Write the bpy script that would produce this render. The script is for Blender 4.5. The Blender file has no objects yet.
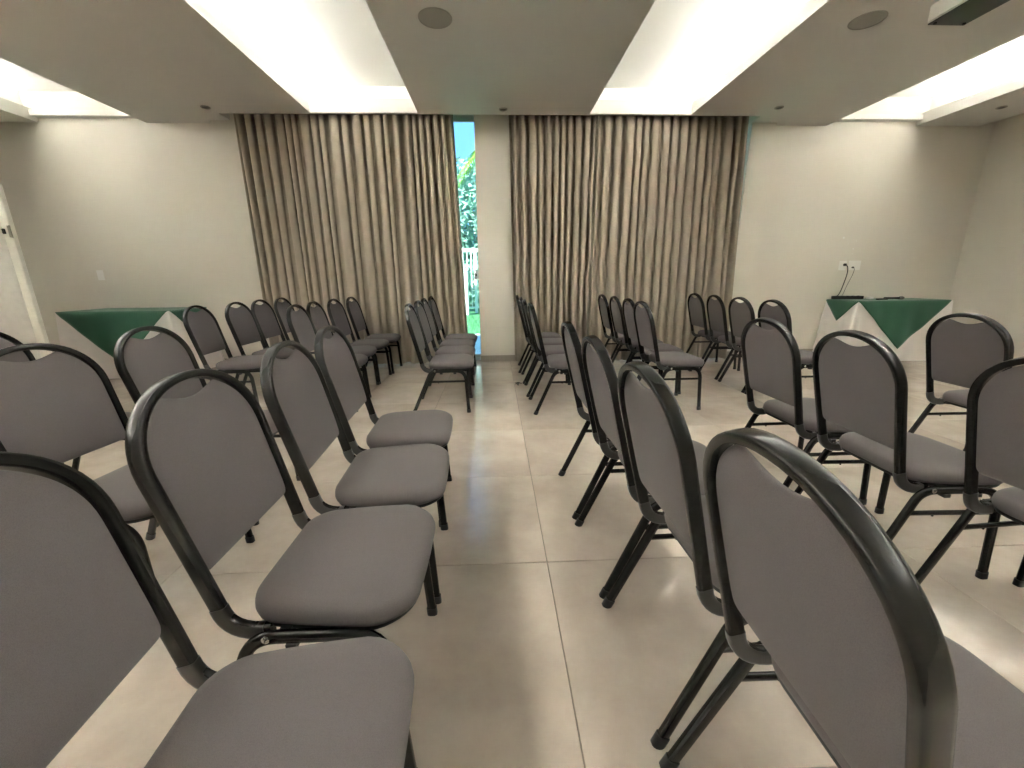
import bpy, bmesh, math, random
from mathutils import Vector, Matrix
random.seed(7)
PI = math.pi
SC = bpy.context.scene
COL = SC.collection

# ------------------------------------------------------------ camera, world, sun, exposure
CAM_F, CAM_PITCH, CAM_YAW, CAM_ROLL = 406.28479, 14.66409575, 2.20676995, -0.56824364
CAM_H = 1.08


def make_camera():
    cd = bpy.data.cameras.new('camera')
    cd.sensor_fit = 'HORIZONTAL'
    cd.sensor_width = 36.0
    cd.lens = CAM_F / 1024.0 * 36.0
    cd.clip_start = 0.02
    cd.clip_end = 200
    o = bpy.data.objects.new('camera', cd)
    COL.objects.link(o)
    p, y, r = (math.radians(a) for a in (CAM_PITCH, CAM_YAW, CAM_ROLL))
    f = Vector((math.sin(y) * math.cos(p), math.cos(y) * math.cos(p), -math.sin(p)))
    ri = Vector((math.cos(y), -math.sin(y), 0))
    up = ri.cross(f)
    R = math.cos(r) * ri + math.sin(r) * up
    U = -math.sin(r) * ri + math.cos(r) * up
    m = Matrix((R, U, -f)).transposed().to_4x4()
    m.translation = (0, 0, CAM_H)
    o.matrix_world = m
    SC.camera = o


make_camera()
vs = SC.view_settings
vs.view_transform = 'Standard'
vs.look = 'None'
vs.exposure = 0.0
vs.gamma = 1.0
vs.use_curve_mapping = False
LED_FAR, LED_NEAR = 262.0, 400.0           # invented split of cove strips: window half, unseen rear half boosted to brighten room
SUN_POWER = 30.0
SKY_POWER = 4.6

w = bpy.data.worlds.new('sky')
SC.world = w
w.use_nodes = True
nt = w.node_tree
nt.nodes.clear()
tc = nt.nodes.new('ShaderNodeTexCoord')
sp = nt.nodes.new('ShaderNodeSeparateXYZ')
rp = nt.nodes.new('ShaderNodeValToRGB')
bg = nt.nodes.new('ShaderNodeBackground')
ou = nt.nodes.new('ShaderNodeOutputWorld')
rp.color_ramp.elements[0].position = 0.0
rp.color_ramp.elements[0].color = (0.12, 0.27, 0.48, 1)
rp.color_ramp.elements[1].position = 0.8
rp.color_ramp.elements[1].color = (0.07, 0.19, 0.40, 1)
bg.inputs['Strength'].default_value = SKY_POWER
nt.links.new(tc.outputs['Generated'], sp.inputs[0])
nt.links.new(sp.outputs['Z'], rp.inputs[0])
nt.links.new(rp.outputs[0], bg.inputs['Color'])
nt.links.new(bg.outputs[0], ou.inputs[0])

sd = bpy.data.lights.new('sun', 'SUN')
sd.energy = SUN_POWER
sd.angle = 0.01
sd.color = (1.0, 0.96, 0.88)
so = bpy.data.objects.new('sun', sd)
COL.objects.link(so)
so.rotation_euler = Vector((-0.35, -0.52, 0.72)).to_track_quat('Z', 'Y').to_euler()

cy = SC.cycles
cy.max_bounces = 10
cy.diffuse_bounces = 6
cy.glossy_bounces = 4
cy.sample_clamp_indirect = 0.0
cy.caustics_reflective = False
cy.caustics_refractive = False


# ------------------------------------------------------------ materials
def mat(name, col, rough=0.5, metal=0.0, noise=None, bump=None, spec=None, rnd=0.0, sheen=0.0, coat=0.0):
    """noise=(scale, amount, detail) colour variation; bump=(scale, strength)"""
    m = bpy.data.materials.new(name)
    m.use_nodes = True
    n, l = m.node_tree.nodes, m.node_tree.links
    b = n['Principled BSDF']
    b.inputs['Base Color'].default_value = (*col, 1)
    b.inputs['Roughness'].default_value = rough
    b.inputs['Metallic'].default_value = metal
    if spec is not None:
        b.inputs['Specular IOR Level'].default_value = spec
    if sheen:
        b.inputs['Sheen Weight'].default_value = sheen
    if coat:
        b.inputs['Coat Weight'].default_value = coat
    co = n.new('ShaderNodeTexCoord')
    if noise or rnd:
        last = None
        if noise:
            t = n.new('ShaderNodeTexNoise')
            t.inputs['Scale'].default_value = noise[0]
            t.inputs['Detail'].default_value = noise[2] if len(noise) > 2 else 4
            t.inputs['Roughness'].default_value = 0.6
            l.new(co.outputs['Object'], t.inputs['Vector'])
            mr = n.new('ShaderNodeMapRange')
            mr.inputs['From Min'].default_value = 0.25
            mr.inputs['From Max'].default_value = 0.75
            mr.inputs['To Min'].default_value = 1 - noise[1]
            mr.inputs['To Max'].default_value = 1 + noise[1]
            l.new(t.outputs[0], mr.inputs['Value'])
            last = mr.outputs[0]
        if rnd:
            oi = n.new('ShaderNodeObjectInfo')
            m2 = n.new('ShaderNodeMapRange')
            m2.inputs['To Min'].default_value = 1 - rnd
            m2.inputs['To Max'].default_value = 1 + rnd
            l.new(oi.outputs['Random'], m2.inputs['Value'])
            if last is None:
                last = m2.outputs[0]
            else:
                mu = n.new('ShaderNodeMath')
                mu.operation = 'MULTIPLY'
                l.new(last, mu.inputs[0])
                l.new(m2.outputs[0], mu.inputs[1])
                last = mu.outputs[0]
        vm = n.new('ShaderNodeVectorMath')
        vm.operation = 'SCALE'
        vm.inputs[0].default_value = col
        l.new(last, vm.inputs['Scale'])
        l.new(vm.outputs[0], b.inputs['Base Color'])
    if bump:
        t = n.new('ShaderNodeTexNoise')
        t.inputs['Scale'].default_value = bump[0]
        t.inputs['Detail'].default_value = 3
        l.new(co.outputs['Object'], t.inputs['Vector'])
        bn = n.new('ShaderNodeBump')
        bn.inputs['Strength'].default_value = bump[1]
        bn.inputs['Distance'].default_value = 0.002
        l.new(t.outputs[0], bn.inputs['Height'])
        l.new(bn.outputs[0], b.inputs['Normal'])
    return m


def emit(name, col, s):
    m = bpy.data.materials.new(name)
    m.use_nodes = True
    b = m.node_tree.nodes['Principled BSDF']
    b.inputs['Base Color'].default_value = (0.8, 0.8, 0.8, 1)
    b.inputs['Emission Color'].default_value = (*col, 1)
    b.inputs['Emission Strength'].default_value = s
    return m


M = {}
M['wall'] = mat('wall_paint', (0.63, 0.595, 0.52), 0.62, noise=(1.2, 0.02), bump=(220, 0.06))
M['ceil'] = mat('ceiling_paint', (0.63, 0.615, 0.58), 0.7, bump=(160, 0.04))
M['cove'] = mat('cove_paint', (0.82, 0.82, 0.79), 0.7)
M['base'] = mat('baseboard_tile', (0.30, 0.265, 0.22), 0.4, noise=(6, 0.08))
M['grout'] = mat('grout', (0.20, 0.175, 0.145), 0.9)
M['frame'] = mat('black_powder_coat', (0.013, 0.013, 0.012), 0.20, spec=0.32, bump=(400, 0.02))
M['rubber'] = mat('black_plastic', (0.009, 0.009, 0.009), 0.45, spec=0.25)
M['sleeve'] = mat('dark_grey_plastic', (0.022, 0.021, 0.02), 0.3)
M['steel'] = mat('bright_steel', (0.6, 0.6, 0.58), 0.25, 1.0)
M['white'] = mat('white_plastic', (0.74, 0.73, 0.69), 0.4)
M['led_far'] = emit('led_glow_far', (1.0, 0.975, 0.93), LED_FAR)
M['led_near'] = emit('led_glow_near', (1.0, 0.975, 0.93), LED_NEAR)
M['alu'] = mat('white_aluminium', (0.72, 0.76, 0.78), 0.35)
M['speaker'] = mat('grey_speaker_cloth', (0.36, 0.345, 0.31), 0.8)
M['dark'] = mat('dark_grille', (0.10, 0.095, 0.085), 0.6)
M['green'] = mat('green_tablecloth', (0.012, 0.082, 0.042), 0.75, noise=(8, 0.06), bump=(900, 0.25), sheen=0.15)
M['linen'] = mat('white_tablecloth', (0.74, 0.70, 0.67), 0.85, bump=(900, 0.25))
M['board'] = mat('scuffed_white_board', (0.60, 0.585, 0.54), 0.45, noise=(14, 0.07, 8))
M['boardedge'] = mat('board_edge_strip', (0.70, 0.68, 0.61), 0.5, noise=(20, 0.06))
M['grass'] = mat('lawn_grass', (0.06, 0.21, 0.09), 0.8, noise=(3, 0.3))
M['paving'] = mat('pale_paving', (0.70, 0.72, 0.70), 0.6, noise=(3, 0.05))
M['leaf'] = mat('leaf_green', (0.25, 0.42, 0.34), 0.5, noise=(2.5, 0.4), rnd=0.1)
M['palm'] = mat('palm_green', (0.24, 0.42, 0.05), 0.5, noise=(3, 0.3))
M['bark'] = mat('bark', (0.20, 0.15, 0.10), 0.9, noise=(8, 0.3))


def fabric(name, col, scale=900, amt=0.14, bs=0.35):
    m = mat(name, col, 0.9, sheen=0.04, spec=0.2)
    n, l = m.node_tree.nodes, m.node_tree.links
    b = n['Principled BSDF']
    co = n.new('ShaderNodeTexCoord')
    v = n.new('ShaderNodeTexVoronoi')
    v.inputs['Scale'].default_value = scale
    l.new(co.outputs['Object'], v.inputs['Vector'])
    mr = n.new('ShaderNodeMapRange')
    mr.inputs['From Max'].default_value = 0.8
    mr.inputs['To Min'].default_value = 1 + amt
    mr.inputs['To Max'].default_value = 1 - amt
    l.new(v.outputs['Distance'], mr.inputs['Value'])
    vm = n.new('ShaderNodeVectorMath')
    vm.operation = 'SCALE'
    vm.inputs[0].default_value = col
    l.new(mr.outputs[0], vm.inputs['Scale'])
    l.new(vm.outputs[0], b.inputs['Base Color'])
    bn = n.new('ShaderNodeBump')
    bn.inputs['Strength'].default_value = bs
    bn.inputs['Distance'].default_value = 0.0006
    bn.invert = True
    l.new(v.outputs['Distance'], bn.inputs['Height'])
    l.new(bn.outputs[0], b.inputs['Normal'])
    return m


M['fabric'] = fabric('grey_upholstery', (0.114, 0.102, 0.100))
M['curtain'] = fabric('taupe_curtain', (0.35, 0.30, 0.237), 500, 0.10, 0.2)


def tile_material():
    m = mat('porcelain_tile', (0.5, 0.45, 0.38), 0.3, spec=0.9)
    n, l = m.node_tree.nodes, m.node_tree.links
    b = n['Principled BSDF']
    co = n.new('ShaderNodeTexCoord')
    oi = n.new('ShaderNodeObjectInfo')
    of = n.new('ShaderNodeVectorMath')
    of.operation = 'ADD'
    sc = n.new('ShaderNodeVectorMath')
    sc.operation = 'SCALE'
    sc.inputs[0].default_value = (31, 17, 9)
    l.new(oi.outputs['Random'], sc.inputs['Scale'])
    l.new(co.outputs['Object'], of.inputs[0])
    l.new(sc.outputs[0], of.inputs[1])
    t1 = n.new('ShaderNodeTexNoise')
    t1.inputs['Scale'].default_value = 2.6
    t1.inputs['Detail'].default_value = 6
    t1.inputs['Roughness'].default_value = 0.62
    l.new(of.outputs[0], t1.inputs['Vector'])
    cr = n.new('ShaderNodeValToRGB')
    cr.color_ramp.elements[0].position = 0.30
    cr.color_ramp.elements[0].color = (0.37, 0.315, 0.262, 1)
    cr.color_ramp.elements[1].position = 0.72
    cr.color_ramp.elements[1].color = (0.525, 0.458, 0.39, 1)
    l.new(t1.outputs[0], cr.inputs[0])
    l.new(cr.outputs[0], b.inputs['Base Color'])
    mr = n.new('ShaderNodeMapRange')
    mr.inputs['To Min'].default_value = 0.11
    mr.inputs['To Max'].default_value = 0.17
    l.new(t1.outputs[0], mr.inputs['Value'])
    l.new(mr.outputs[0], b.inputs['Roughness'])
    return m


M['tile'] = tile_material()


def glass_material():
    m = bpy.data.materials.new('clear_glass')
    m.use_nodes = True
    n, l = m.node_tree.nodes, m.node_tree.links
    n.clear()
    o = n.new('ShaderNodeOutputMaterial')
    tr = n.new('ShaderNodeBsdfTransparent')
    tr.inputs['Color'].default_value = (0.86, 0.95, 0.94, 1)
    gl = n.new('ShaderNodeBsdfGlossy')
    gl.inputs['Roughness'].default_value = 0.02
    mx = n.new('ShaderNodeMixShader')
    fr = n.new('ShaderNodeFresnel')
    fr.inputs['IOR'].default_value = 1.35
    l.new(fr.outputs[0], mx.inputs[0])
    l.new(tr.outputs[0], mx.inputs[1])
    l.new(gl.outputs[0], mx.inputs[2])
    l.new(mx.outputs[0], o.inputs[0])
    return m


M['glass'] = glass_material()


# ------------------------------------------------------------ mesh helpers
class MB:
    def __init__(s):
        s.v, s.f = [], []

    def add(s, vs_, fs):
        k = len(s.v)
        s.v += [tuple(p) for p in vs_]
        s.f += [tuple(i + k for i in q) for q in fs]
        return s

    def box(s, x0, x1, y0, y1, z0, z1, T=None):
        v = [Vector((x, y, z)) for z in (z0, z1) for y in (y0, y1) for x in (x0, x1)]
        if T is not None:
            v = [T @ p for p in v]
        return s.add(v, [(0, 2, 3, 1), (4, 5, 7, 6), (0, 1, 5, 4), (2, 6, 7, 3), (0, 4, 6, 2), (1, 3, 7, 5)])

    def loft(s, rings, cap=True, closed=True):
        n = len(rings[0])
        v = [p for r in rings for p in r]
        f = []
        for i in range(len(rings) - 1):
            for j in range(n if closed else n - 1):
                a, b = i * n + j, i * n + (j + 1) % n
                f.append((a, b, b + n, a + n))
        if cap:
            f.append(tuple(range(n - 1, -1, -1)))
            f.append(tuple((len(rings) - 1) * n + j for j in range(n)))
        return s.add(v, f)

    def tube(s, pts, r, n=8, r2=None):
        pts = [Vector(p) for p in pts]
        rings = []
        up = None
        for i, p in enumerate(pts):
            t = (pts[min(i + 1, len(pts) - 1)] - pts[max(i - 1, 0)]).normalized()
            if up is None:
                up = t.orthogonal().normalized()
            up = (up - t * up.dot(t)).normalized()
            b = t.cross(up)
            rr = r if r2 is None else r + (r2 - r) * i / max(1, len(pts) - 1)
            rings.append([p + up * math.cos(2 * PI * k / n) * rr + b * math.sin(2 * PI * k / n) * rr for k in range(n)])
        return s.loft(rings)

    def lathe(s, prof, n=24, T=None):
        rings = []
        for r, z in prof:
            ring = [Vector((r * math.cos(2 * PI * k / n), r * math.sin(2 * PI * k / n), z)) for k in range(n)]
            rings.append([T @ p for p in ring] if T is not None else ring)
        return s.loft(rings)

    def sweep(s, pts, nrm, hw, hn, n=12, e=3.2):
        """oblong section: half size hn along the given normals, hw across"""
        pts = [Vector(p) for p in pts]
        rings = []
        for i, p in enumerate(pts):
            t = (pts[min(i + 1, len(pts) - 1)] - pts[max(i - 1, 0)]).normalized()
            a = Vector(nrm[i])
            a = (a - t * a.dot(t)).normalized()
            b = t.cross(a)
            ring = []
            for k in range(n):
                c, d = math.cos(2 * PI * (k + .5) / n), math.sin(2 * PI * (k + .5) / n)
                c = math.copysign(abs(c) ** (2 / e), c)
                d = math.copysign(abs(d) ** (2 / e), d)
                ring.append(p + a * c * hn + b * d * hw)
            rings.append(ring)
        return s.loft(rings)

    def mesh(s, name, m, smooth=False, angle=40, bevel=0.0):
        me = bpy.data.meshes.new(name)
        me.from_pydata(s.v, [], s.f)
        bm = bmesh.new()
        bm.from_mesh(me)
        bmesh.ops.remove_doubles(bm, verts=bm.verts, dist=1e-6)
        if bevel:
            bmesh.ops.bevel(bm, geom=[e for e in bm.edges if e.calc_face_angle(0) > 0.6], offset=bevel, segments=2,
                            affect='EDGES', clamp_overlap=True)
        bmesh.ops.recalc_face_normals(bm, faces=bm.faces)
        if smooth:
            for f in bm.faces:
                f.smooth = True
            lim = math.radians(angle)
            for e in bm.edges:
                if e.calc_face_angle(0) > lim:
                    e.smooth = False
        bm.to_mesh(me)
        bm.free()
        me.materials.append(m)
        return me

    def obj(s, name, m, parent=None, **k):
        return link(name, s.mesh(name, m, **k), parent)


def link(name, me, parent=None):
    o = bpy.data.objects.new(name, me)
    COL.objects.link(o)
    if parent:
        o.parent = parent
    return o


def tag(o, label, cat, group=None):
    o['label'] = label
    o['category'] = cat
    if group:
        o['group'] = group
    return o


def thing(name, label, cat, loc=(0, 0, 0), rz=0.0, group=None):
    o = bpy.data.objects.new(name, None)
    COL.objects.link(o)
    o.location = loc
    o.rotation_euler = (0, 0, rz)
    o.empty_display_size = 0.1
    return tag(o, label, cat, group)


def struct(o):
    o['kind'] = 'structure'
    return o


def bez(a, b, c, n):
    a, b, c = Vector(a), Vector(b), Vector(c)
    return [a * (1 - t) ** 2 + b * 2 * t * (1 - t) + c * t * t for t in (i / n for i in range(n + 1))]


# ------------------------------------------------------------ room shell
XL, XR, YB, YF = -6.0, 6.20, 5.42, -3.2      # left, right, back (window side) and front walls
ZC, ZL, ZU = 2.834, 2.957, 3.14                 # lower ceiling, top of its lip, upper ceiling
YP = 5.33                                     # projecting wall piece that holds the openings
PX0, PX1 = -3.18, 3.39
D0, D1 = -2.75, -0.204                         # door opening
W0, W1 = 0.63, 3.09                           # window opening
ZH = 2.955

fl = struct(MB().box(XL - .2, XR + .2, YF - .2, YB + .25, -0.2, -0.005).obj('floor', M['grout']))
TP, TX, TY = 0.717, 0.183, 1.359
g = 0.0016
tb = MB()
tb.loft([[(x, y, z) for x, y in ((-a, -a), (a, -a), (a, a), (-a, a))] for a, z in
         ((TP / 2 - g, -0.0049), (TP / 2 - g, -0.0012), (TP / 2 - g - .0012, 0.0))])
tile_me = tb.mesh('tile', M['tile'])
for i in range(-9, 9):
    for j in range(-7, 6):
        cx, cy_ = TX + (i + .5) * TP, TY + (j + .5) * TP
        x0, x1 = max(cx - TP / 2, XL), min(cx + TP / 2, XR)
        y0, y1 = max(cy_ - TP / 2, YF), min(cy_ + TP / 2, YB + .16)
        if x1 - x0 < .03 or y1 - y0 < .03:
            continue
        if x1 - x0 > TP - .001 and y1 - y0 > TP - .001:
            o = link('tile', tile_me, fl)
        else:
            t2 = MB()
            hx, hy = (x1 - x0) / 2, (y1 - y0) / 2
            t2.loft([[(sx * (hx - a), sy * (hy - a), z) for sx, sy in ((-1, -1), (1, -1), (1, 1), (-1, 1))] for a, z in
                     ((g, -0.0049), (g, -0.0012), (g + .0012, 0.0))])
            o = link('tile', t2.mesh('tile', M['tile']), fl)
        o.location = ((x0 + x1) / 2, (y0 + y1) / 2, 0)

T = 0.22
ZT = 3.34
struct(MB().box(XL - T, XL, YF - T, YB + T, 0, ZT).obj('wall_left', M['wall']))
struct(MB().box(XR, XR + T, YF - T, YB + T, 0, ZT).obj('wall_right', M['wall']))
struct(MB().box(XL, XR, YF - T, YF, 0, ZT).obj('wall_front', M['wall']))
wb = MB()
wb.box(XL, PX0, YB, YB + T, 0, ZT)
wb.box(PX1, XR, YB, YB + T, 0, ZT)
wb.box(PX0, D0, YP, YB + T, 0, ZT)
wb.box(D1, W0, YP, 5.425, 0, ZT)
wb.box(D1 + .076, W0 - .076, 5.425, YB + T, 0, ZT)
wb.box(W1, PX1, YP, 5.425, 0, ZT)
wb.box(W1 + .076, PX1, 5.425, YB + T, 0, ZT)
wb.box(D0, D1 + .076, YP, YB + T, ZH, ZT)
wb.box(W0 - .076, W1 + .076, YP, YB + T, ZH, ZT)
wall_back = struct(wb.obj('wall_back', M['wall']))

# flaked paint above the sockets
for (x, z, r) in ((4.551, 1.543, 0.016), (4.629, 1.466, 0.006), (4.707, 1.403, 0.010), (4.731, 1.502, 0.006), (4.707, 1.342, 0.006)):
    ch = MB()
    n = 9
    ring = [(x + r * random.uniform(.6, 1.2) * math.cos(2 * PI * k / n), z + r * random.uniform(.6, 1.2) * math.sin(2 * PI * k / n)) for k in range(n)]
    ch.loft([[(a, YB, b) for a, b in ring], [(a, YB - .0015, b) for a, b in ring]])
    ch.obj('paint_chip', M['white'], wall_back)

BH = 0.085
bb = MB()
for a, b, y in ((XL, PX0, YB), (PX1, XR, YB), (PX0, D0, YP), (D1, W0, YP), (W1, PX1, YP)):
    bb.box(a, b, y - .012, y, 0, BH)
struct(bb.obj('baseboard_back', M['base']))
struct(MB().box(XL, XL + .012, YF, YB - .012, 0, BH).obj('baseboard_left', M['base']))
struct(MB().box(XR - .012, XR, YF, YB - .012, 0, BH).obj('baseboard_right', M['base']))
struct(MB().box(XL + .012, XR - .012, YF, YF + .012, 0, BH).obj('baseboard_front', M['base']))

# lower ceiling with four light coves and a curtain pocket
RI = [(-5.13, -3.947), (-1.969, -0.806), (1.091, 2.244), (4.07, 5.20)]
RY0 = -2.5
YE = 5.09                  # end of the two middle coves
YK = 5.13                  # front of curtain pocket
KX0, KX1 = -2.96, 3.06
XS = 6.015                  # shadow slot by right wall
cb = MB()
xs = [XL] + [a for r in RI for a in r] + [XS]
for k in range(0, len(xs), 2):             # the beams between the coves
    a, b = xs[k], xs[k + 1]
    cb.box(a, b, YF, YK, ZC, ZL)
    for p, q in ((a, min(b, KX0)), (max(a, KX1), b)):
        if q > p + .01:
            cb.box(p, q, YK, YB, ZC, ZL)
for k, (a, b) in enumerate(RI):
    cb.box(a, b, YF, RY0, ZC, ZL)
    if k in (1, 2):
        cb.box(a, b, YE, YK, ZC, ZL)
    else:
        cb.box(a, b, YB - .08, YB, ZC + .045, ZC + .10)
cb.box(KX0, KX1, YK, YP, ZC + .10, ZC + .15)       # roof of the pocket
cb.box(XS - .02, XR, YF, YB, ZC + .045, ZL)    # roof of the slot
ceil = struct(cb.obj('ceiling', M['ceil']))
cu = MB()
cu.box(XL, XR, YF, YB, ZU, ZU + .15)
for k, (a, b) in enumerate(RI):
    sb = 0.13
    ye = 5.23 if k in (1, 2) else YB
    cu.box(a - sb - .03, a - sb, YF, YB, ZL, ZU)
    cu.box(b + sb, b + sb + .03, YF, YB, ZL, ZU)
    cu.box(a - sb, b + sb, RY0 - .16, RY0 - .13, ZL, ZU)
    if k in (1, 2):
        cu.box(a - sb, b + sb, ye, ye + .03, ZL, ZU)
struct(cu.obj('ceiling', M['cove']))

# LED strips lying in the coves
for k, (a, b) in enumerate(RI):
    for side, x in (('left', a - .075),) if k < 2 else (('right', b + .075),):
        which = ('far left', 'centre left', 'centre right', 'far right')[k]
        for half, y0, y1, lm in (('window half', 2.45, YE - .05, 'led_far'), ('rear half', RY0 + .05, 2.40, 'led_near')):
            t = thing('led_strip', 'slim LED strip, %s, lying in %s ledge of %s ceiling cove' % (half, side, which),
                      'light', (x, (y0 + y1) / 2, ZL), 0, 'led strips in the ceiling coves')
            hl = (y1 - y0) / 2
            MB().box(-.011, .011, -hl, hl, 0, .004).obj('channel', M['white'], t)
            MB().box(-.008, .008, -hl + .01, hl - .01, .004, .010).obj('diffuser', M[lm], t)


# ------------------------------------------------------------ door and window behind the curtains
def glazing(name, x0, x1, z0, z1, y, leaves, parent_kind):
    f = MB()
    fw = .045
    f.box(x0, x1, y - .04, y + .04, z1 - fw, z1)
    f.box(x0, x1, y - .04, y + .04, z0, z0 + .03)
    f.box(x0, x0 + fw, y - .04, y + .04, z0 + .03, z1 - fw)
    f.box(x1 - fw, x1, y - .04, y + .04, z0 + .03, z1 - fw)
    fo = struct(f.obj(name, M['alu'], bevel=.003))
    wd = (x1 - x0 - 2 * fw) / leaves
    for i in range(leaves):
        a = x0 + fw + i * wd
        b = a + wd
        yy = y + (.014 if i % 2 else -.014)
        s = MB()
        st = .032
        zb, zt = z0 + .031, z1 - fw - .001
        s.box(a, a + st, yy - .012, yy + .012, zb, zt)
        s.box(b - st, b, yy - .012, yy + .012, zb, zt)
        s.box(a + st, b - st, yy - .012, yy + .012, zb, zb + .05)
        s.box(a + st, b - st, yy - .012, yy + .012, zt - .04, zt)
        sash = s.obj('sash', M['alu'], fo, bevel=.002)
        MB().box(a + st - .004, b - st + .004, yy - .003, yy + .003, zb + .045, zt - .035).obj('pane', M['glass'], sash)
    return fo


door = glazing('door_1', D0, D1 + .0755, 0.0, ZH, 5.475, 3, 'door')
lk = MB().box(-.262, -.212, 5.434, 5.450, 1.06, 1.18).obj('lock', M['alu'], door, bevel=.004)
MB().lathe([(.013, 0), (.013, .012), (.009, .016)], 14, Matrix.Translation((-.238, 5.434, 1.118)) @ Matrix.Rotation(PI / 2, 4, 'X')).obj('lock_cylinder', M['dark'], lk, smooth=True)
glazing('window_1', W0 - .0755, W1 + .0755, 0.0, ZH, 5.475, 3, 'window')


# ------------------------------------------------------------ curtains
def curtain(x0t, x1t, x0b, x1b, nf, seed, label, y=5.236, amp=.066, dense=None):
    rnd = random.Random(seed)
    nu, nz = nf * 14, 26
    zt, zb = ZC + .09, 0.018
    ph = [0.0]
    for i in range(nf):                    # folds of uneven width
        ph.append(ph[-1] + rnd.uniform(.6, 1.4))
    tot = ph[-1]
    ph = [p / tot for p in ph]
    am = [rnd.uniform(.65, 1.15) for _ in range(nf + 2)]
    sk = [rnd.uniform(-.35, .35) for _ in range(nf + 2)]
    kk = [rnd.uniform(0, 2 * PI) for _ in range(6)]
    ml = [rnd.choice((0, 0, .1, .6)) for _ in range(nf + 2)]
    rows = []
    for j in range(nz + 1):
        t = j / nz
        z = zt + (zb - zt) * t
        row = []
        for i in range(nu + 1):
            u = i / nu
            k = min(nf - 1, int(u * nf))
            fr = u * nf - k
            uu = ph[k] + (ph[k + 1] - ph[k]) * fr     # where along the width
            a = am[k] * (1 - fr) + am[k + 1] * fr
            s = sk[k] * (1 - fr) + sk[k + 1] * fr
            c = math.sin(2 * PI * (k + fr) + s * t)
            c = math.copysign(abs(c) ** .75, c)
            mv = ml[k] * (1 - fr) + ml[k + 1] * fr
            low = math.sin(PI * (k + fr) * .9 + kk[0]) * .9
            bl = min(1, t * 1.3)
            yy = y + amp * a * ((c if c < 0 else c * (1 - bl * mv)) * (1 - .10 * bl) + low * .25 * bl)
            xx0, xx1 = x0t + (x0b - x0t) * t, x1t + (x1b - x1t) * t
            wob = .020 * math.sin(2 * PI * (k + fr) * .5 + kk[2]) * t + .012 * s * t
            edge = min(1, min(u, 1 - u) * 8)
            pit = (ph[k + 1] - ph[k]) * (xx1 - xx0)
            wob -= .17 * pit * math.sin(4 * PI * (k + fr) + .6 * s) * (1 - .25 * t)
            xx = xx0 + (xx1 - xx0) * uu + wob * edge
            sag = .005 * math.sin(PI * u * nf * .5 + kk[3]) if j == nz else 0
            row.append((xx, yy, z + sag))
        rows.append(row)
    mb = MB()
    mb.loft(rows, cap=False, closed=False)
    o = mb.obj('curtain', M['curtain'], smooth=True, angle=180)
    md = o.modifiers.new('thickness', 'SOLIDIFY')
    md.thickness = .003
    tag(o, label, 'curtain', 'floor length curtains')
    return o


curtain(-2.86, -0.905, -2.85, -0.905, 18, 3, 'wide taupe curtain hanging at the left end of the window wall')
curtain(-0.925, -0.44, -0.925, -0.352, 6, 5, 'narrow bunched taupe curtain beside the bright gap of the glass door', y=5.236, amp=.054)
curtain(0.194, 1.19, 0.245, 1.17, 11, 11, 'taupe curtain just right of the bare wall pier, with tight dark pleats')
curtain(1.17, 2.965, 1.15, 3.05, 17, 14, 'wide taupe curtain at the right end of the window wall')

# ------------------------------------------------------------ the chair
HB = .882


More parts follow.
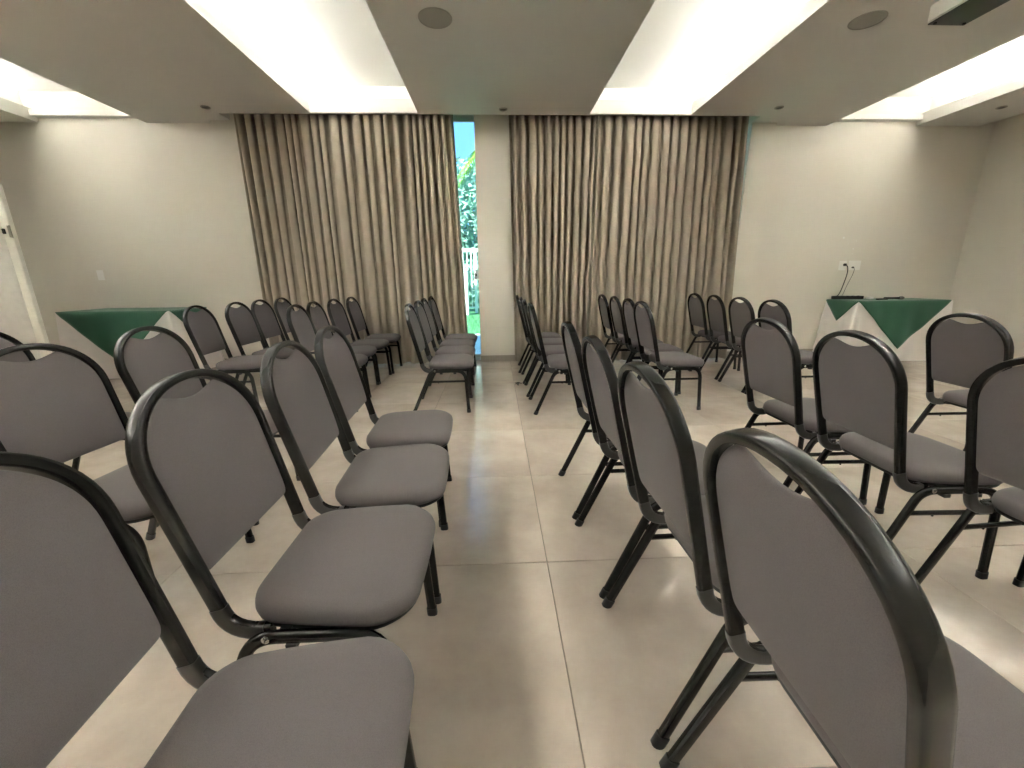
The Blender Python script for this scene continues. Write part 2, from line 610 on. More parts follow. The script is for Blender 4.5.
def chair_parts():
    P = {}
    th = Vector((-.232, 0, .973))         # up the back
    nb = Vector((.973, 0, .232))          # out of the back, forward
    top = Vector((-.269, 0, HB - .009))
    bot = Vector((-.177, 0, .488))

    # arched back tube
    bl = .163
    path, nr = [], []
    sh = top - th * bl
    left = []
    for q in bez((-.055, 0, .353), (-.148, 0, .342), (-.1595, 0, .415), 8):
        left.append(Vector((q.x, -.1795, q.z)))
    low = left[-1]
    for i in range(1, 6):
        f = i / 6
        p = Vector((low.x, 0, low.z)).lerp(sh, f)
        left.append(Vector((p.x, -(.1795 + .0075 * f), p.z)))
    arch = []
    NA = 28
    for i in range(NA + 1):
        a = PI - PI * i / NA
        c, s_ = math.cos(a), math.sin(a)
        arch.append(sh + th * (bl * abs(s_) ** .95) + Vector((0, .187 * math.copysign(abs(c) ** .95, c), 0)))
    right = [Vector((p.x, -p.y, p.z)) for p in reversed(left)]
    path = left + arch + right
    for i, p in enumerate(path):
        if i < 8 or i >= len(path) - 8:
            t = (path[min(i + 1, len(path) - 1)] - path[max(i - 1, 0)]).normalized()
            n = Vector((t.z, 0, -t.x)) * (1 if i < 8 else -1)
            nr.append(n)
        else:
            nr.append(nb)
    P['back_frame'] = MB().sweep(path, nr, .0095, .0158, 16, 5).mesh('back_frame', M['frame'], smooth=True, angle=60)
    # plastic elbow sleeves at the foot of the back tube
    for s in (-1, 1):
        q = bez((-.070, 0, .3515), (-.1475, 0, .3425), (-.159, 0, .412), 8)
        pp = [Vector((a.x, s * .1795, a.z)) for a in q]
        nn = []
        for i in range(len(pp)):
            t = (pp[min(i + 1, 8)] - pp[max(i - 1, 0)]).normalized()
            nn.append(Vector((t.z, 0, -t.x)))
        P['elbow_sleeve%d' % s] = MB().sweep(pp, nn, .0108, .0172, 16, 5).mesh('elbow_sleeve', M['sleeve'], smooth=True, angle=60)

    # upholstered back with hand notch
    hs = (top - bot).length - .0095
    shs = hs - (bl - .006)
    us = []
    NU = 44
    for i in range(NU + 1):
        us.append(-math.cos(PI * i / NU))
    NV = 22

    def wid(s):
        return .1705 + .007 * min(1, s / max(shs, .01))

    def top_s(u):                          # upper edge in the plane of the back
        e = shs + (hs - shs) * max(0.0, 1 - u * u) ** .5
        x = abs(u) * .176
        if x < .083:
            k = x / .083
            d = .036 * (1 - k * k) ** 1.25
            e = e - d - .002
        return e

    def bot_s(u):
        r = .10
        k = max(0, (abs(u) - (1 - r)) / r)
        return .022 * (1 - math.sqrt(max(0, 1 - k * k)))

    def grid(front):
        rows = []
        for i, u in enumerate(us):
            s0, s1 = bot_s(u), top_s(u)
            col = []
            for j in range(NV + 1):
                q = -math.cos(PI * j / NV)
                s = s0 + (s1 - s0) * (q + 1) / 2
                pp = max(0.0, (1 - abs(u) ** 5)) * max(0.0, (1 - abs(q) ** 5))
                b = pp ** .42
                dome = (1 - u * u) * (1 - q * q)
                off = (.012 * b + .012 * dome) if front else -(.009 * b + .005 * dome)
                c = bot + th * s + Vector((0, u * wid(s), 0)) + nb * off
                col.append(c)
            rows.append(col)
        return rows
    mb = MB()
    mb.loft(grid(True), cap=False, closed=False)
    mb.loft(grid(False), cap=False, closed=False)
    P['backrest'] = mb.mesh('backrest', M['fabric'], smooth=True, angle=75)

    # seat cushion: rounded, narrower at the back
    def outline(k, inset=0.0):
        # rounded trapezoid with a gently bowed front
        xb, xf, wb_, wf_ = -.114 + inset, .246 - inset, .188 - inset, .207 - inset
        pts = []
        for cx, cy_, r, a0 in ((xf - .085, wf_ - .085, .085, 0), (xb + .075, wb_ - .075, .075, PI / 2),
                               (xb + .075, -wb_ + .075, .075, PI), (xf - .085, -wf_ + .085, .085, 1.5 * PI)):
            for i in range(9):
                a = a0 + PI / 2 * i / 8
                pts.append((cx + r * math.cos(a), cy_ + r * math.sin(a)))
        out = []
        n = len(pts)
        for i, p in enumerate(pts):
            q = pts[(i + 1) % n]
            out.append(p)
            if i % 9 == 8:
                for m_ in range(1, 5):
                    out.append((p[0] + (q[0] - p[0]) * m_ / 5, p[1] + (q[1] - p[1]) * m_ / 5))
        res = []
        for x, y in out:
            if x > .2:
                x += .010 * (1 - (y / wf_) ** 2) * min(1, (x - .2) / .05)
            elif abs(y) > .15:
                y += math.copysign(.006 * max(0, 1 - ((x - .06) / .15) ** 2), y)
            res.append((.06 + (x - .06) * k, y * k))
        return res
    rings = []
    for k, z in ((.90, 0.3675), (.955, 0.3695), (.988, 0.3750), (1.0, 0.3860), (.995, 0.3980), (.978, 0.4090), (.940, 0.4180), (.86, 0.4240), (.68, 0.4280), (.45, 0.4300), (.2, 0.4310), (.03, 0.4312)):
        rings.append([(x, y, z - .012 * max(0, (x - .16) / .10) ** 1.6 * (z - .37) / .08) for x, y in outline(k)])
    P['seat'] = MB().loft(rings).mesh('seat', M['fabric'], smooth=True, angle=70)
    sp_ = MB()
    sp_.loft([[(x, y, z) for x, y in outline(k, inset=.004)] for k, z in ((.93, 0.3570), (.975, 0.3585), (.985, 0.3630), (.985, 0.3695))])
    for x in (-.02, .125):
        sp_.box(x - .012, x + .012, -.196, .196, .350, .3675)
    P['seat_pan'] = sp_.mesh('seat_pan', M['rubber'], smooth=True, angle=40)

    # side frames: rail with bends, two legs, stretcher
    zr, yr, yf = .353, .2015, .212

    def yy(z):
        return yr + (yf - yr) * (1 - z / zr)
    rear = bez((-.110, 0, .304), (-.092, 0, zr), (-.036, 0, zr), 7)
    front = bez((.112, 0, zr), (.186, 0, zr), (.193, 0, .278), 8)
    for s in (-1, 1):
        prof = rear + front
        pts = [Vector((p.x, s * yy(p.z), p.z)) for p in prof]
        nn = []
        for i in range(len(pts)):
            t = (pts[min(i + 1, len(pts) - 1)] - pts[max(i - 1, 0)]).normalized()
            nn.append(Vector((t.z, 0, -t.x)))
        P['side_rail%d' % s] = MB().sweep(pts, nn, .009, .0135, 14, 4).mesh('side_rail', M['frame'], smooth=True, angle=60)
        for nm, a, b in (('rear', (-.246, 0), (-.110, .304)), ('front', (.208, 0), (.193, .278))):
            za = .006
            xa = a[0] + (b[0] - a[0]) * za / b[1]
            p0, p1 = Vector((xa, s * yy(za), za)), Vector((b[0], s * yy(b[1]), b[1]))
            t = (p1 - p0).normalized()
            n = Vector((t.z, 0, -t.x))
            P['leg_%s%d' % (nm, s)] = MB().sweep([p0, p0.lerp(p1, .5), p1], [n] * 3, .009, .0135, 14, 4).mesh('leg', M['frame'], smooth=True, angle=60)
            c0 = Vector((a[0], s * yy(0), 0))
            P['foot_%s%d' % (nm, s)] = MB().sweep([c0, p0.lerp(p1, .03), p0.lerp(p1, .075)], [n] * 3, .0118, .0165, 12).mesh('rubber_foot', M['rubber'], smooth=True, angle=60)
        zs = .266
        x0 = -.246 + .136 * zs / .304
        x1 = .208 - .015 * zs / .278
        y_ = s * yy(zs)
        st = MB().sweep([(x0, y_, zs), ((x0 + x1) / 2, y_, zs), (x1, y_, zs)], [(0, 0, 1)] * 3, .0065, .0085, 10)
        P['stretcher%d' % s] = st.mesh('stretcher', M['frame'], smooth=True, angle=60)
        P['screw%d' % s] = MB().lathe([(.0035, 0), (.0035, -.004), (.002, -.006)], 8, Matrix.Translation((-.03, y_, zs - .0085))).mesh('screw', M['frame'])
        for q, x in enumerate((-.005, .105)):
            P['bumper%d_%d' % (q, s)] = MB().box(x - .011, x + .011, s * yr - .011, s * yr + .011, zr - .024, zr - .012).mesh('bumper', M['rubber'])
        P['bolt%d' % s] = MB().lathe([(.0085, 0), (.0085, .003), (.005, .0055)], 12, Matrix.Translation((-.055, s * (yr + .0085), zr + .002)) @ Matrix.Rotation(-s * PI / 2, 4, 'X')).mesh('bolt', M['steel'], smooth=True, angle=40)
    return P


CP = chair_parts()


def make_chair(label, x, y, deg, group):
    t = thing('banquet_chair', label, 'chair', (x, y, 0), math.radians(deg), group)
    for k in ('seat', 'seat_pan', 'backrest', 'back_frame'):
        link(k, CP[k], t)
    for s in (-1, 1):
        link('elbow_sleeve', CP['elbow_sleeve%d' % s], t)
        r = link('side_rail', CP['side_rail%d' % s], t)
        link('bumper', CP['bumper0_%d' % s], r)
        link('bumper', CP['bumper1_%d' % s], r)
        link('bolt', CP['bolt%d' % s], r)
        for nm in ('rear', 'front'):
            l_ = link('leg', CP['leg_%s%d' % (nm, s)], t)
            link('rubber_foot', CP['foot_%s%d' % (nm, s)], l_)
        q = link('stretcher', CP['stretcher%d' % s], t)
        link('screw', CP['screw%d' % s], q)
    return t


NEAR = 'grey banquet chairs in the near blocks'
FAR = 'grey banquet chairs in the far blocks'
CHAIRS = [
    # near left block, row on the aisle
    ('grey chair cut off by the bottom left corner, nearest in left aisle row', -0.403, 0.437, 2.5, NEAR),
    ('second grey banquet chair from the camera in the left aisle row, backrest shown whole', -0.437, 0.915, 0.0, NEAR),
    ('third grey banquet chair from the camera in the left aisle row', -0.441, 1.376, 3.2, NEAR),
    ('fourth grey banquet chair from the camera in the left aisle row', -0.473, 1.827, 2.4, NEAR),
    # near left block, second and third rows
    ('grey chair at the left edge with a wide back, second row from the aisle', -1.291, 1.363, -5.6, NEAR),
    ('grey chair in front of the left draped table, arch against green cloth', -1.320, 1.898, -1.1, NEAR),
    ('grey banquet chair mostly outside the left edge, only its arched frame top in view', -2.10, 1.91, 0.0, NEAR),
    # near right block
    ('large grey chair seen from behind at lower right, nearest in right aisle row', 0.610, 0.443, -0.7, NEAR),
    ('second grey banquet chair from the camera in the right aisle row, seen edge on', 0.606, 0.922, 1.2, NEAR),
    ('third grey banquet chair from the camera in the right aisle row, seen edge on', 0.600, 1.384, 0.6, NEAR),
    ('fourth grey banquet chair from the camera in the right aisle row, edge on', 0.596, 1.859, -0.1, NEAR),
    ('grey banquet chair cut by the right edge, nearest of the right second row', 1.655, 0.923, 3.7, NEAR),
    ('middle grey banquet chair of the right second row, its notch framing white tablecloth', 1.559, 1.409, -1.7, NEAR),
    ('far grey banquet chair of the right second row, left of the other two', 1.551, 1.901, 1.2, NEAR),
    ('lone grey banquet chair in front of the right draped table by the right edge', 2.683, 2.001, -1.0, NEAR),
]
ORD = ('nearest', 'second', 'third', 'farthest')
for rows, xs_ in (
    ('far block row left of the aisle, beside the glass door gap',
     ((-0.447, 3.43, 1.1), (-0.458, 3.89, -0.6), (-0.479, 4.352, 0.1), (-0.477, 4.822, -0.3))),
    ('far block row right of the aisle, beside the bare pier',
     ((0.550, 3.343, 1.1), (0.537, 3.842, -1.6), (0.535, 4.33, -1.5), (0.522, 4.83, -2.5))),
    ('middle far row on the right, before the curtain',
     ((1.466, 3.367, 0.9), (1.511, 3.838, -0.2), (1.516, 4.317, -0.2), (1.508, 4.795, -0.2))),
    ('outermost far row on the right',
     ((2.579, 3.363, -0.2), (2.58, 3.836, -0.4), (2.608, 4.334, -4.0), (2.629, 4.834, -1.0))),
    ('middle far row on the left, before the curtain',
     ((-1.402, 3.511, 1.6), (-1.455, 3.985, 2.2), (-1.450, 4.455, -1.5), (-1.425, 4.93, -0.4))),
    ('outermost far row on the left',
     ((-2.232, 3.548, 3.5), (-2.197, 4.015, -1.0), (-2.222, 4.47, 0.0), (-2.225, 4.925, 0.0))),
):
    for i, (x, y, d) in enumerate(xs_):
        CHAIRS.append(('%s grey chair in %s' % (ORD[i], rows), x, y, d, FAR))
for c in CHAIRS:
    make_chair(*c)


# ------------------------------------------------------------ draped tables
def rounded_rect(hx, hy, r, n):
    pts = []
    for cx, cy_, a0 in ((hx - r, hy - r, 0), (-hx + r, hy - r, PI / 2), (-hx + r, -hy + r, PI), (hx - r, -hy + r, 1.5 * PI)):
        for i in range(n + 1):
            a = a0 + PI / 2 * i / n
            pts.append((cx + r * math.cos(a), cy_ + r * math.sin(a), cx, cy_))
    # refine the straight runs
    out = []
    for i, p in enumerate(pts):
        q = pts[(i + 1) % len(pts)]
        out.append(p[:2])
        d = math.hypot(q[0] - p[0], q[1] - p[1])
        m_ = int(d / .03)
        for k in range(1, m_):
            out.append((p[0] + (q[0] - p[0]) * k / m_, p[1] + (q[1] - p[1]) * k / m_))
    return out


def fit_to_wall(o, cy_):
    for v in o.data.vertices:              # cloth squeezed flat against the wall
        v.co.y = min(v.co.y, YB - .006 - cy_)


def draped_table(cx, cy_, hx, hy, z, d, shift, labels, seed):
    rnd = random.Random(seed)
    c = rounded_rect(hx, hy, .012, 4)
    n = len(c)
    kk = [rnd.uniform(0, 6) for _ in range(6)]
    rings = [[(x * k, y * k, z) for x, y in c] for k in (.02, .5, .985)]
    rings.append([(x, y, z - .004) for x, y in c])
    NR = 16
    for j in range(1, NR + 1):
        t = j / NR
        r = []
        for i, (x, y) in enumerate(c):
            ax, ay = abs(x) / hx, abs(y) / hy
            corner = max(0, min(ax, ay) - .86) / .14            # cloth gathers at the corners
            a = math.atan2(y / hy, x / hx)
            wv = (.008 * math.sin(11 * a + kk[0]) + .006 * math.sin(19 * a + kk[1])) * t
            f = 1 + 0.0
            dx = (math.copysign(1, x) if ax > .985 else 0)
            dy = (math.copysign(1, y) if ay > .985 else 0)
            L = math.hypot(dx, dy) or 1
            o = .010 * t + wv + .075 * corner ** 1.5 * t
            r.append((x + dx / L * o, y + dy / L * o, z - .004 - t * (z - .010)))
        rings.append(r)
    tcl = MB().loft([[Vector(p) for p in r] for r in rings], cap=False)
    o = tcl.obj('tablecloth', M['linen'], smooth=True, angle=60)
    fit_to_wall(o, cy_)
    o.location = (cx, cy_, 0)
    tag(o, labels[0], 'tablecloth', 'floor length white tablecloths')
    # square green overlay laid cornerwise
    N = 56
    rows = []
    for i in range(N + 1):
        row = []
        for j in range(N + 1):
            a, b = -1 + 2 * i / N, -1 + 2 * j / N
            p, q = d * (a + b) / 2 + shift, d * (a - b) / 2
            ex, ey = max(0, abs(p) - hx), max(0, abs(q) - hy)
            X = math.copysign(min(abs(p), hx), p)
            Y = math.copysign(min(abs(q), hy), q)
            dr = ex + ey
            tt = min(1, dr / .06)
            off = .004 + .011 * tt + dr * .03 + (.006 * math.sin(17 * p + kk[2]) + .004 * math.sin(29 * p + kk[3])) * min(1, dr * 3) * (ey > 0)
            off += .006 * math.sin(22 * q + kk[4]) * min(1, dr * 3) * (ex > 0)
            if ex > 0 and ex >= ey:
                X += math.copysign(off, p)
            if ey > 0 and ey > ex:
                Y += math.copysign(off, q)
            row.append((X, Y, z + .003 - dr + (.0015 * math.sin(9 * p + 7 * q + kk[5]) if dr == 0 else 0) * 0))
        rows.append(row)
    o = MB().loft(rows, cap=False, closed=False).obj('overlay_cloth', M['green'], smooth=True, angle=80)
    md = o.modifiers.new('thickness', 'SOLIDIFY')
    md.thickness = .0015
    md.offset = 1
    fit_to_wall(o, cy_)
    o.location = (cx, cy_, 0)
    tag(o, labels[1], 'tablecloth', 'green overlay cloths')


draped_table(-4.223, 5.02, .606, .315, .758, .911, 0.0,
             ('white tablecloth draped to the floor over the left table, below the light switch',
              'dark green square cloth laid cornerwise over the white cloth of the left table'), 2)
draped_table(5.060, 5.145, .606, .253, .758, .849, -0.02,
             ('white tablecloth draped to the floor over the right table, below the wall sockets',
              'dark green square cloth laid cornerwise under the power strip on the right table'), 4)

# ------------------------------------------------------------ things on the right table
t = thing('power_strip', 'black power strip lying on the green cloth under the wall sockets', 'power strip', (4.652, 5.30, .763), math.radians(-8))
MB().box(-.185, .185, -.028, .028, 0, .042).obj('housing', M['rubber'], t, bevel=.005)
for i in range(5):
    so_ = MB().lathe([(.017, 0), (.017, .003), (.012, .003), (.012, .0005)], 14, Matrix.Translation((-.13 + i * .065, 0, .0421)))
    so_.obj('outlet', M['sleeve'], t, smooth=True, angle=40)
t = thing('microphone', 'black handheld microphone lying on the green cloth right of the power strip', 'microphone', (5.105, 5.115, .781), math.radians(-12))
RX = Matrix.Rotation(PI / 2, 4, 'Y')
MB().lathe([(.010, -.11), (.012, -.105), (.012, 0), (.016, .055), (.017, .06)], 16, RX).obj('handle', M['rubber'], t, smooth=True, angle=40)
MB().lathe([(.018, .06), (.023, .07), (.024, .09), (.020, .108), (.011, .118), (.002, .121)], 16, RX).obj('grille', M['dark'], t, smooth=True, angle=50)
t = thing('adapter', 'small white power adapter lying on green cloth between strip and microphone', 'adapter', (4.948, 5.285, .763), .3)
MB().box(-.04, .04, -.025, .025, 0, .026).obj('case', M['white'], t, bevel=.005)
MB().lathe([(.002, 0), (.002, .018)], 8, Matrix.Translation((.04, .008, .013)) @ RX).obj('pin', M['steel'], t)
MB().lathe([(.002, 0), (.002, .018)], 8, Matrix.Translation((.04, -.008, .013)) @ RX).obj('pin', M['steel'], t)
t = thing('remote_control', 'slim black remote control on green cloth nearest the table front', 'remote', (4.91, 5.07, .763), math.radians(10))
MB().box(-.075, .075, -.022, .022, 0, .018).obj('case', M['rubber'], t, bevel=.004)
for i in range(4):
    MB().box(-.05 + i * .025, -.037 + i * .025, -.006, .006, .018, .0205).obj('button', M['sleeve'], t)


# ------------------------------------------------------------ wall plates
def wall_plate(name, x, z, w_, h_, label, kind):
    t = thing(name, label, 'socket' if kind != 'switch' else 'switch', (x, YB, z))
    MB().box(-w_ / 2, w_ / 2, -.009, 0, -h_ / 2, h_ / 2).obj('cover_plate', M['white'], t, bevel=.003)
    if kind == 'switch':
        for s in (-.016, .016):
            MB().box(s - .011, s + .011, -.014, -.009, -.022, .022).obj('rocker', M['white'], t, bevel=.002)
    elif kind == 'one':
        MB().lathe([(.022, 0), (.022, .004), (.018, .004), (.018, .001)], 18, Matrix.Translation((0, -.009, 0)) @ Matrix.Rotation(PI / 2, 4, 'X')).obj('outlet', M['white'], t, smooth=True, angle=40)
    else:
        for s in (-.04, .04):
            MB().lathe([(.022, 0), (.022, .004), (.018, .004), (.018, .001)], 18, Matrix.Translation((s, -.009, 0)) @ Matrix.Rotation(PI / 2, 4, 'X')).obj('outlet', M['white'], t, smooth=True, angle=40)
    return t


wall_plate('light_switch', -4.878, 1.158, .078, .118, 'small white light switch plate on the left wall part above the draped table', 'switch')
wall_plate('wall_socket', 4.603, 1.193, .10, .12, 'narrow white wall socket with the thick black plug above right table', 'one')
wall_plate('wall_socket', 4.764, 1.195, .165, .12, 'wide white double wall socket right of the plugged narrow one', 'two')


def cord(name, pts, r, label, plug):
    t = thing(name, label, 'cable', pts[0])
    o = Vector(pts[0])
    sm = []
    P_ = [Vector(p) - o for p in pts]
    for i in range(len(P_) - 1):          # Catmull-Rom
        a, b, c, d = P_[max(i - 1, 0)], P_[i], P_[i + 1], P_[min(i + 2, len(P_) - 1)]
        for k in range(6):
            u = k / 6
            sm.append(.5 * (2 * b + (c - a) * u + (2 * a - 5 * b + 4 * c - d) * u * u + (3 * b - a - 3 * c + d) * u ** 3))
    sm.append(P_[-1])
    MB().tube(sm, r, 8).obj('wire', M['rubber'], t, smooth=True)
    MB().box(-plug, plug, -.012, .018, -plug, plug).obj('plug', M['rubber'], t, bevel=.005)


cord('power_cable', [(4.608, 5.382, 1.203), (4.629, 5.364, 1.178), (4.643, 5.364, 1.100), (4.629, 5.369, 0.978), (4.582, 5.349, 0.854), (4.538, 5.331, 0.804), (4.533, 5.312, 0.802)], .0055,
     'thick black power cord hanging from narrow wall socket to the power strip', .016)
cord('adapter_cable', [(4.726, 5.386, 1.168), (4.736, 5.371, 1.141), (4.716, 5.371, 1.048), (4.670, 5.369, 0.925), (4.619, 5.338, 0.833), (4.592, 5.321, 0.814)], .0025,
     'thin black cord hanging from the double wall socket beside the thick one', .010)


# ------------------------------------------------------------ ceiling fittings
def ceiling_disc(name, x, y, r, label, cat, group=None):
    t = thing(name, label, cat, (x, y, ZC), 0, group)
    MB().lathe([(r, 0), (r, -.004), (r * .96, -.008), (r * .93, -.008), (r * .93, -.004)], 40).obj('rim', M['speaker'], t, smooth=True, angle=40)
    MB().lathe([(r * .93, -.002), (r * .93, -.005), (r * .5, -.0075), (.004, -.008)], 40).obj('grille', M['speaker'], t, smooth=True, angle=40)


ceiling_disc('ceiling_speaker', -.379, 3.40, .118, 'round grey ceiling speaker on the middle beam left of centre', 'speaker', 'round ceiling speakers')
ceiling_disc('ceiling_speaker', 2.693, 3.354, .112, 'round grey ceiling speaker on the right beam near the projector', 'speaker', 'round ceiling speakers')
for x, y, lb in ((-2.984, 4.962, 'left of the left curtain'), (.124, 4.972, 'above the bare wall pier'),
                 (3.11, 4.886, 'right of the right curtain'), (5.58, 4.845, 'near the right wall corner')):
    t = thing('spotlight', 'small unlit recessed spotlight in ceiling ' + lb, 'spotlight', (x, y, ZC), 0, 'small recessed ceiling spotlights')
    MB().lathe([(.045, 0), (.045, -.006), (.038, -.010), (.034, -.008), (.034, -.004)], 24).obj('rim', M['speaker'], t, smooth=True, angle=40)
    MB().lathe([(.034, -.001), (.034, -.004), (.012, -.012), (.003, -.013)], 24).obj('lens', M['dark'], t, smooth=True, angle=60)

t = thing('projector', 'white ceiling projector hanging at the top right corner of the view', 'projector', (2.744, 2.652, 2.528))
MB().box(-.118, .118, -.16, .16, .003, .098).obj('housing', M['white'], t, bevel=.008)
MB().box(-.112, .112, -.154, .154, -.002, .004).obj('base_plate', M['sleeve'], t)
MB().lathe([(.034, 0), (.034, .016), (.028, .020), (.026, .012)], 24, Matrix.Translation((.118, .07, .05)) @ RX).obj('lens', M['rubber'], t, smooth=True, angle=40)
MB().box(.02, .10, .1601, .162, .02, .05).obj('vent', M['dark'], t)
MB().lathe([(.020, .098), (.020, .295)], 16).obj('mount_pole', M['white'], t, smooth=True, angle=40)
MB().lathe([(.065, .288), (.065, .300)], 24).obj('mount_plate', M['white'], t, smooth=True, angle=40)
for sx in (-1, 1):
    for sy in (-1, 1):
        MB().lathe([(.009, -.010), (.009, -.002)], 10, Matrix.Translation((sx * .09, sy * .13, 0))).obj('foot', M['rubber'], t)

# ------------------------------------------------------------ white board at the left edge
t = thing('white_board', 'tall scuffed white board panel standing upright at the left edge', 'board', (-4.82, 4.05, 0))
HX, BZ = .52, 1.915
MB().box(-HX, HX - .075, -.018, .018, .08, BZ).obj('panel', M['board'], t, bevel=.003)
MB().box(HX - .072, HX, -.022, .022, .08, BZ).obj('edge_strip', M['boardedge'], t, bevel=.004)
lt = MB().box(HX - .066, HX - .042, -.036, -.022, 1.50, 1.545).obj('latch', M['rubber'], t, bevel=.003)
hg = MB().box(HX - .018, HX + .004, -.030, -.022, 1.47, 1.57).obj('hinge', M['steel'], t)
MB().lathe([(.006, -.052), (.006, .052)], 10, Matrix.Translation((HX + .004, -.028, 1.52))).obj('hinge_pin', M['steel'], hg)
for s in (-1, 1):
    MB().box(s * (HX - .08) - .025, s * (HX - .08) + .025, -.20, .20, 0, .05).obj('foot', M['boardedge'], t, bevel=.006)
    MB().box(s * (HX - .08) - .02, s * (HX - .08) + .02, -.015, .015, .05, .08).obj('post', M['boardedge'], t)

# ------------------------------------------------------------ small things on the floor
t = thing('floor_scrap', 'tiny black crumpled scrap on floor tiles in the aisle before the pier', 'scrap', (.225, 4.09, 0))
sc = MB()
rr = random.Random(9)
for k in range(4):
    a = rr.uniform(0, PI)
    sc.tube([(-.035 * math.cos(a), -.035 * math.sin(a), .004 + .004 * k), (0, .006 * k - .008, .010 + .004 * k), (.035 * math.cos(a), .035 * math.sin(a), .004 + .004 * k)], .004, 6)
o = sc.obj('strip', M['rubber'], t, smooth=True)
o = MB().box(-.05, .05, -.03, .03, 0, .002).obj('paper_slip', M['white'])
o.location = (2.42, 2.30, 0)
o.rotation_euler = (0, 0, .3)
tag(o, 'small white paper slip on the floor behind the right second row', 'paper')

# ------------------------------------------------------------ outside, seen through the door gap
struct(MB().box(-14, 14, YB + .225, 8.2, -.15, -.01).obj('terrace', M['paving']))
struct(MB().box(-20, 20, 8.2, 40, -.2, -.02).obj('lawn', M['grass']))
rg = random.Random(21)
gb = MB()
for i in range(9000):
    x, y = rg.uniform(-4.5, .3), rg.uniform(8.2, 12.3)
    h, a = rg.uniform(.03, .08), rg.uniform(0, 2 * PI)
    dx, dy = .006 * math.cos(a), .006 * math.sin(a)
    lx, ly = rg.uniform(-.03, .03), rg.uniform(-.03, .03)
    gb.add([(x - dx, y - dy, -.02), (x + dx, y + dy, -.02), (x + lx, y + ly, h)], [(0, 1, 2)])
me = bpy.data.meshes.new('grass')
me.from_pydata(gb.v, [], gb.f)
me.materials.append(M['grass'])
go = link('grass', me)
go['kind'] = 'stuff'
tag(go, 'bright green grass of the lawn outside the glass door', 'grass')

t = thing('garden_fence', 'pale metal railing fence at the edge of the lawn outside', 'fence', (-.6, 13.2, 0))
MB().box(-5, 5, -.03, .03, 1.86, 1.96).obj('top_rail', M['alu'], t)
MB().box(-5, 5, -.02, .02, .15, .20).obj('bottom_rail', M['alu'], t)
for i in range(11):
    MB().box(-5 + i - .04, -5 + i + .04, -.04, .04, 0, 1.86).obj('post', M['alu'], t)
bar_me = MB().box(-.012, .012, -.012, .012, .20, 1.86).mesh('bar', M['alu'])
for i in range(80):
    if i % 8:
        b_ = link('bar', bar_me, t)
        b_.location = (-5 + i / 8, 0, 0)
t = thing('gate_pillar', 'white rendered pillar by the railing outside, seen through the door gap', 'pillar', (-.98, 12.6, 0))
MB().box(-.17, .17, -.17, .17, 0, 1.30).obj('shaft', M['paving'], t)
MB().box(-.20, .20, -.20, .20, 1.30, 1.37).obj('cap', M['paving'], t)


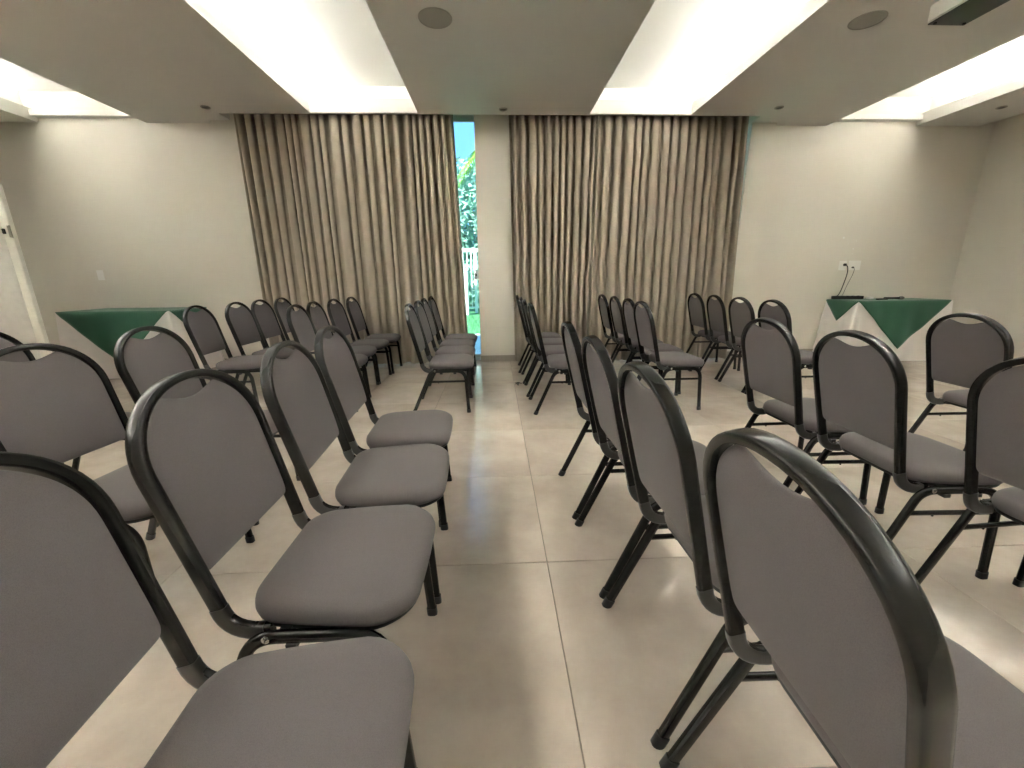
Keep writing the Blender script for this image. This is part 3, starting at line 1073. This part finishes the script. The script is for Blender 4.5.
def bush(name, label, cat, x, y, z0, rx, ry, rz, n, seed, leaf=.09, trunk=None):
    r = random.Random(seed)
    t = thing(name, label, cat, (x, y, 0))
    lb = MB()
    for i in range(n):
        while True:
            p = Vector((r.uniform(-1, 1), r.uniform(-1, 1), r.uniform(-1, 1)))
            if .35 < p.length < 1:
                break
        c = Vector((p.x * rx, p.y * ry, z0 + rz + p.z * rz))
        a = Vector((r.gauss(0, 1), r.gauss(0, 1), r.gauss(0, 1))).normalized()
        b = a.orthogonal().normalized()
        s = leaf * r.uniform(.6, 1.4)
        lb.add([c - a * s, c + b * s * .4, c + a * s, c - b * s * .4], [(0, 1, 2, 3)])
    me = bpy.data.meshes.new('foliage')
    me.from_pydata(lb.v, [], lb.f)
    me.materials.append(M['leaf'])
    f = link('foliage', me, t)
    f['kind'] = 'stuff'
    tr = MB()
    H_ = z0 + rz
    tr.tube([(0, 0, -.05), (.03, .02, H_ * .5), (0, 0, H_)], .05, 8, .02)
    for k in range(5):
        a = k * 1.3
        tr.tube([(0, 0, H_ * .5), (rx * .4 * math.cos(a), ry * .4 * math.sin(a), H_), (rx * .6 * math.cos(a), ry * .6 * math.sin(a), H_ + rz * .5)], .025, 6, .008)
    tr.obj('trunk', M['bark'], t, smooth=True)


bush('hedge_bush', 'low leafy bush behind the railing, left of the pillar outside', 'bush', -3.2, 14.3, 0, 1.2, .8, .9, 2600, 31)
bush('hedge_bush', 'low leafy bush behind the railing, right of the pillar outside', 'bush', -.3, 14.2, 0, 1.2, .8, .9, 2600, 32)
bush('garden_tree', 'tall green leafy tree behind the railing, straight outside the door gap', 'tree', -.9, 16.2, 1.2, 2.6, 1.6, 2.0, 9000, 33, .12)
bush('garden_tree', 'green leafy tree further left outside behind the curtain side', 'tree', -6.4, 17, 1.2, 2.4, 1.8, 2.0, 5000, 34, .13)
bush('garden_tree', 'green leafy tree further right outside behind the bare pier', 'tree', 4.6, 17, 1.2, 2.4, 1.8, 2.0, 5000, 35, .13)

t = thing('palm_tree', 'yellow green palm with drooping fronds above the tree outside', 'palm', (-.55, 10.2, 0))
MB().tube([(0, 0, -.05), (.04, .02, 2.0), (-.02, 0, 4.15)], .10, 10, .07).obj('trunk', M['bark'], t, smooth=True)
t.location = (.40, 10.6, 0)
rp_ = random.Random(5)
for k in range(15):
    a = 2 * PI * k / 15 + rp_.uniform(-.15, .15)
    L = rp_.uniform(1.2, 1.6)
    el = rp_.uniform(.25, .9)
    fb = MB()
    pts = []
    for i in range(9):
        u = i / 8
        r_ = L * u
        pts.append(Vector((math.cos(a) * r_, math.sin(a) * r_, 4.15 + el * r_ - .75 * r_ * r_)))
    fb.tube(pts, .012, 5, .004)
    side = Vector((-math.sin(a), math.cos(a), 0))
    for i in range(2, 32):
        u = i / 32
        q = u * 8
        c = pts[int(q)].lerp(pts[min(8, int(q) + 1)], q - int(q))
        ln = .38 * math.sin(PI * (.15 + .8 * u))
        for s in (-1, 1):
            tip = c + side * s * ln + Vector((math.cos(a) * .1, math.sin(a) * .1, -ln * .55))
            wv = Vector((math.cos(a), math.sin(a), 0)) * .016
            fb.add([c - wv, c + wv, tip], [(0, 1, 2)])
    fb.obj('frond', M['palm'], t)
